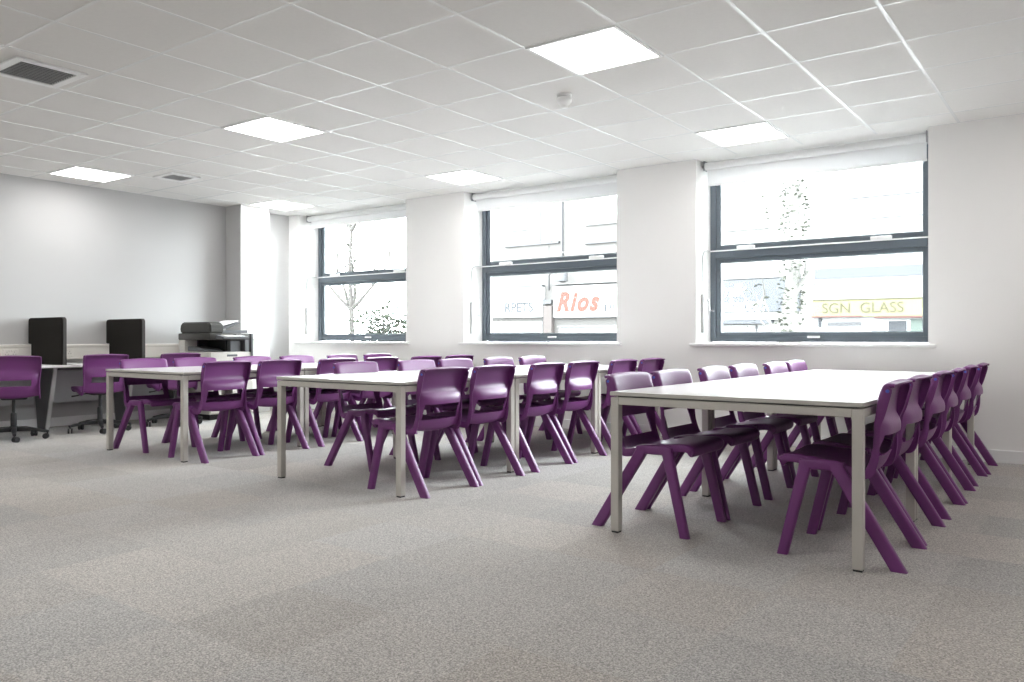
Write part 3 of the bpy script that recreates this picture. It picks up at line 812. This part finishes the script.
# trees: trunk with boughs, twigs and small leaves
def tree(name, label, x, y, h, lean, leafm, nleaf, spread, seed, ivy=0, boughs=7, dirs=None, barkm=None, lev=2, tr=1.):
    rnd = random.Random(seed)
    t = thing(name, label, 'tree', (x, y, -.33))
    bm = bmesh.new(); ends = []
    pts = [(lean * k / 6 * .5 + rnd.uniform(-.05, .05), rnd.uniform(-.05, .05), h * k / 6) for k in range(7)]
    tube(bm, pts, [tr * r for r in (.17, .15, .13, .11, .09, .06, .02)], 10)
    def bough(p, d, L, r, lev):
        q = [Vector(p)]
        for k in range(5):
            d = (d + Vector((rnd.uniform(-.25, .25), rnd.uniform(-.25, .25), rnd.uniform(-.02, .25)))).normalized()
            q.append(q[-1] + d * L / 5)
        tube(bm, q, [r * (1 - .16 * k) for k in range(6)], 6)
        ends.extend(q[2:])
        if lev:
            for k in range(4):
                bough(q[rnd.randint(1, 5)], (d + Vector((rnd.uniform(-.9, .9), rnd.uniform(-.9, .9), rnd.uniform(-.2, .6)))).normalized(), L * .55, r * .45, lev - 1)
    for k in range(boughs):
        i = rnd.randint(2, 5); a = rnd.uniform(0, 2 * PI)
        if dirs: i, vx, vy, vz = dirs[k]; dv = Vector((vx, vy, vz))
        else: dv = Vector((math.cos(a), math.sin(a) * .6, .55))
        bough(pts[i], dv.normalized(), spread * rnd.uniform(.7, 1.1), .055, lev)
    obj('trunk', bm, M[barkm or 'bark'], t, smooth=50)
    bm = bmesh.new()
    for k in range(nleaf):
        if ivy and k < ivy:
            zz = rnd.uniform(.6, h * .75); a = rnd.uniform(0, 2 * PI); r = .17 * tr + rnd.uniform(0, .10)
            c = Vector((lean * zz / h * .5 + r * math.cos(a), r * math.sin(a), zz))
        else:
            c = rnd.choice(ends) + Vector((rnd.gauss(0, .14), rnd.gauss(0, .14), rnd.gauss(0, .14)))
        s = rnd.uniform(.03, .06); R = Matrix.Rotation(rnd.uniform(0, 6.3), 3, 'Z') @ Matrix.Rotation(rnd.uniform(-1.2, 1.2), 3, 'X')
        vs = [bm.verts.new(c + R @ Vector(p)) for p in ((-s, 0, 0), (0, -s * .6, s * .2), (s, 0, 0), (0, s * .6, s * .2))]
        bm.faces.new(vs)
    obj('foliage', bm, leafm, t)
    return t
x, _ = at(789, 330, 15.0); tree('street_tree', 'pale street tree with ivy on its trunk before the yellow-sign shop', x, 15.0, 5.6, .3, M['ivy'], 900, 1.7, 4, ivy=760, boughs=4, dirs=[(1, -1, .2, 1.25), (2, .5, .2, 1.1), (3, -.5, .3, 1.2), (4, .5, -.3, 1)], lev=1)
x, _ = at(352, 330, 14.0); tree('street_tree', 'thin pale street tree outside the window beside the desk corner', x, 14.0, 6.0, -.2, M['ivy'], 900, 2.6, 11, ivy=300, barkm='twig', tr=.45)
# rounded bush of small leaves on stems
rnd = random.Random(3)
x, _ = at(393, 330, 11.5)
t = thing('bush', 'pale green bush outside the window beside the desk corner', 'bush', (x, 11.5, -.45))
bm = bmesh.new(); lf = bmesh.new()
for k in range(80):
    a = rnd.uniform(0, 2 * PI); e = rnd.uniform(1.0, 1.5); L = rnd.uniform(1.2, 2.2)
    d = Vector((math.cos(a) * math.cos(e) * .8, math.sin(a) * math.cos(e) * .8, math.sin(e)))
    p = [d * L * f + Vector((rnd.gauss(0, .05), rnd.gauss(0, .05), 0)) * f for f in (0, .35, .7, 1)]
    tube(bm, p, [.02, .015, .01, .004], 5)
    for q in range(110):
        f = rnd.uniform(.35, 1.02); c = d * L * f + Vector((rnd.gauss(0, .13), rnd.gauss(0, .13), rnd.gauss(0, .1)))
        s = rnd.uniform(.03, .055); R = Matrix.Rotation(rnd.uniform(0, 6.3), 3, 'Z') @ Matrix.Rotation(rnd.uniform(-1.2, 1.2), 3, 'X')
        lf.faces.new([lf.verts.new(c + R @ Vector(v)) for v in ((-s, 0, 0), (0, -s * .6, s * .2), (s, 0, 0), (0, s * .6, s * .2))])
obj('stems', bm, M['twig'], t); obj('foliage', lf, M['leaf'], t)

# parked car: only its roof shows above the sill
x, _ = at(536, 333, 13.5); 
t = thing('parked_car', 'grey parked car whose roof shows above the window sill', 'car', (x, 13.5, -.45))
bm = bmesh.new()
prism(bm, [(-2.0, .35), (-2.05, .7), (-1.8, .86), (-1.05, .95), (1.2, .95), (1.95, .85), (2.05, .6), (2.0, .3)], 'y', -.82, .82)
bmesh.ops.bevel(bm, geom=bm.edges[:], offset=.05, segments=2, affect='EDGES'); obj('body', bm, M['car'], t, smooth=40)
bm = bmesh.new(); prism(bm, [(-1.1, .94), (-.55, 1.42), (.65, 1.44), (1.25, .94)], 'y', -.70, .70)
bmesh.ops.bevel(bm, geom=bm.edges[:], offset=.04, segments=2, affect='EDGES'); obj('windows', bm, M['shop_glass'], t, smooth=40)
bm = bmesh.new(); box(bm, -.58, -.69, 1.40, .68, .69, 1.50, bev=.03); obj('roof', bm, M['car'], t, smooth=40)
for sx in (-1.25, 1.25):
    for sy in (-.8, .8):
        bm = bmesh.new(); tube(bm, [(sx, sy - .09, .31), (sx, sy + .09, .31)], .31, 24); obj('wheel', bm, M['dark_plastic'], t, smooth=40)

# ------------------------------------------------------------------ light: overcast sky through the windows, the room's own lamps
W = bpy.data.worlds.new('sky'); SC.world = W; W.use_nodes = True
nt = W.node_tree; bg = nt.nodes['Background']
bg.inputs['Color'].default_value = (.92, .965, 1.0, 1); bg.inputs['Strength'].default_value = SKY
for x0, x1 in WIN:      # portals only steer sky sampling through the real openings; they give off no light
    la = bpy.data.lights.new('sky_portal', 'AREA'); la.shape = 'RECTANGLE'; la.size = x1 - x0; la.size_y = ROOM_H - SILL
    la.cycles.is_portal = True
    lo = bpy.data.objects.new('sky_portal', la); COL.objects.link(lo)
    lo.location = ((x0 + x1) / 2, WALL_Y + .455, (ROOM_H + SILL) / 2); lo.rotation_euler = (-PI / 2, 0, 0)

# ------------------------------------------------------------------ camera
cam = bpy.data.cameras.new('camera'); co = bpy.data.objects.new('camera', cam); COL.objects.link(co)
cam.sensor_fit = 'HORIZONTAL'; cam.sensor_width = 36; cam.lens = F_PX / 1024 * 36
cam.shift_y = -(341 - 338) / 1024
cam.clip_start = .05; cam.clip_end = 200
co.location = (0, 0, CAM_H); co.rotation_euler = (PI / 2, 0, YAW)
SC.camera = co

SC.view_settings.view_transform = 'Standard'; SC.view_settings.look = 'None'
SC.view_settings.gamma = 1; SC.view_settings.use_curve_mapping = False
SC.view_settings.exposure = EXPO
cy = SC.cycles
cy.use_denoising = True
try: cy.denoiser = 'OPENIMAGEDENOISE'
except Exception: pass
cy.max_bounces = 12; cy.diffuse_bounces = 6; cy.glossy_bounces = 4; cy.transparent_max_bounces = 12
cy.sample_clamp_indirect = 8
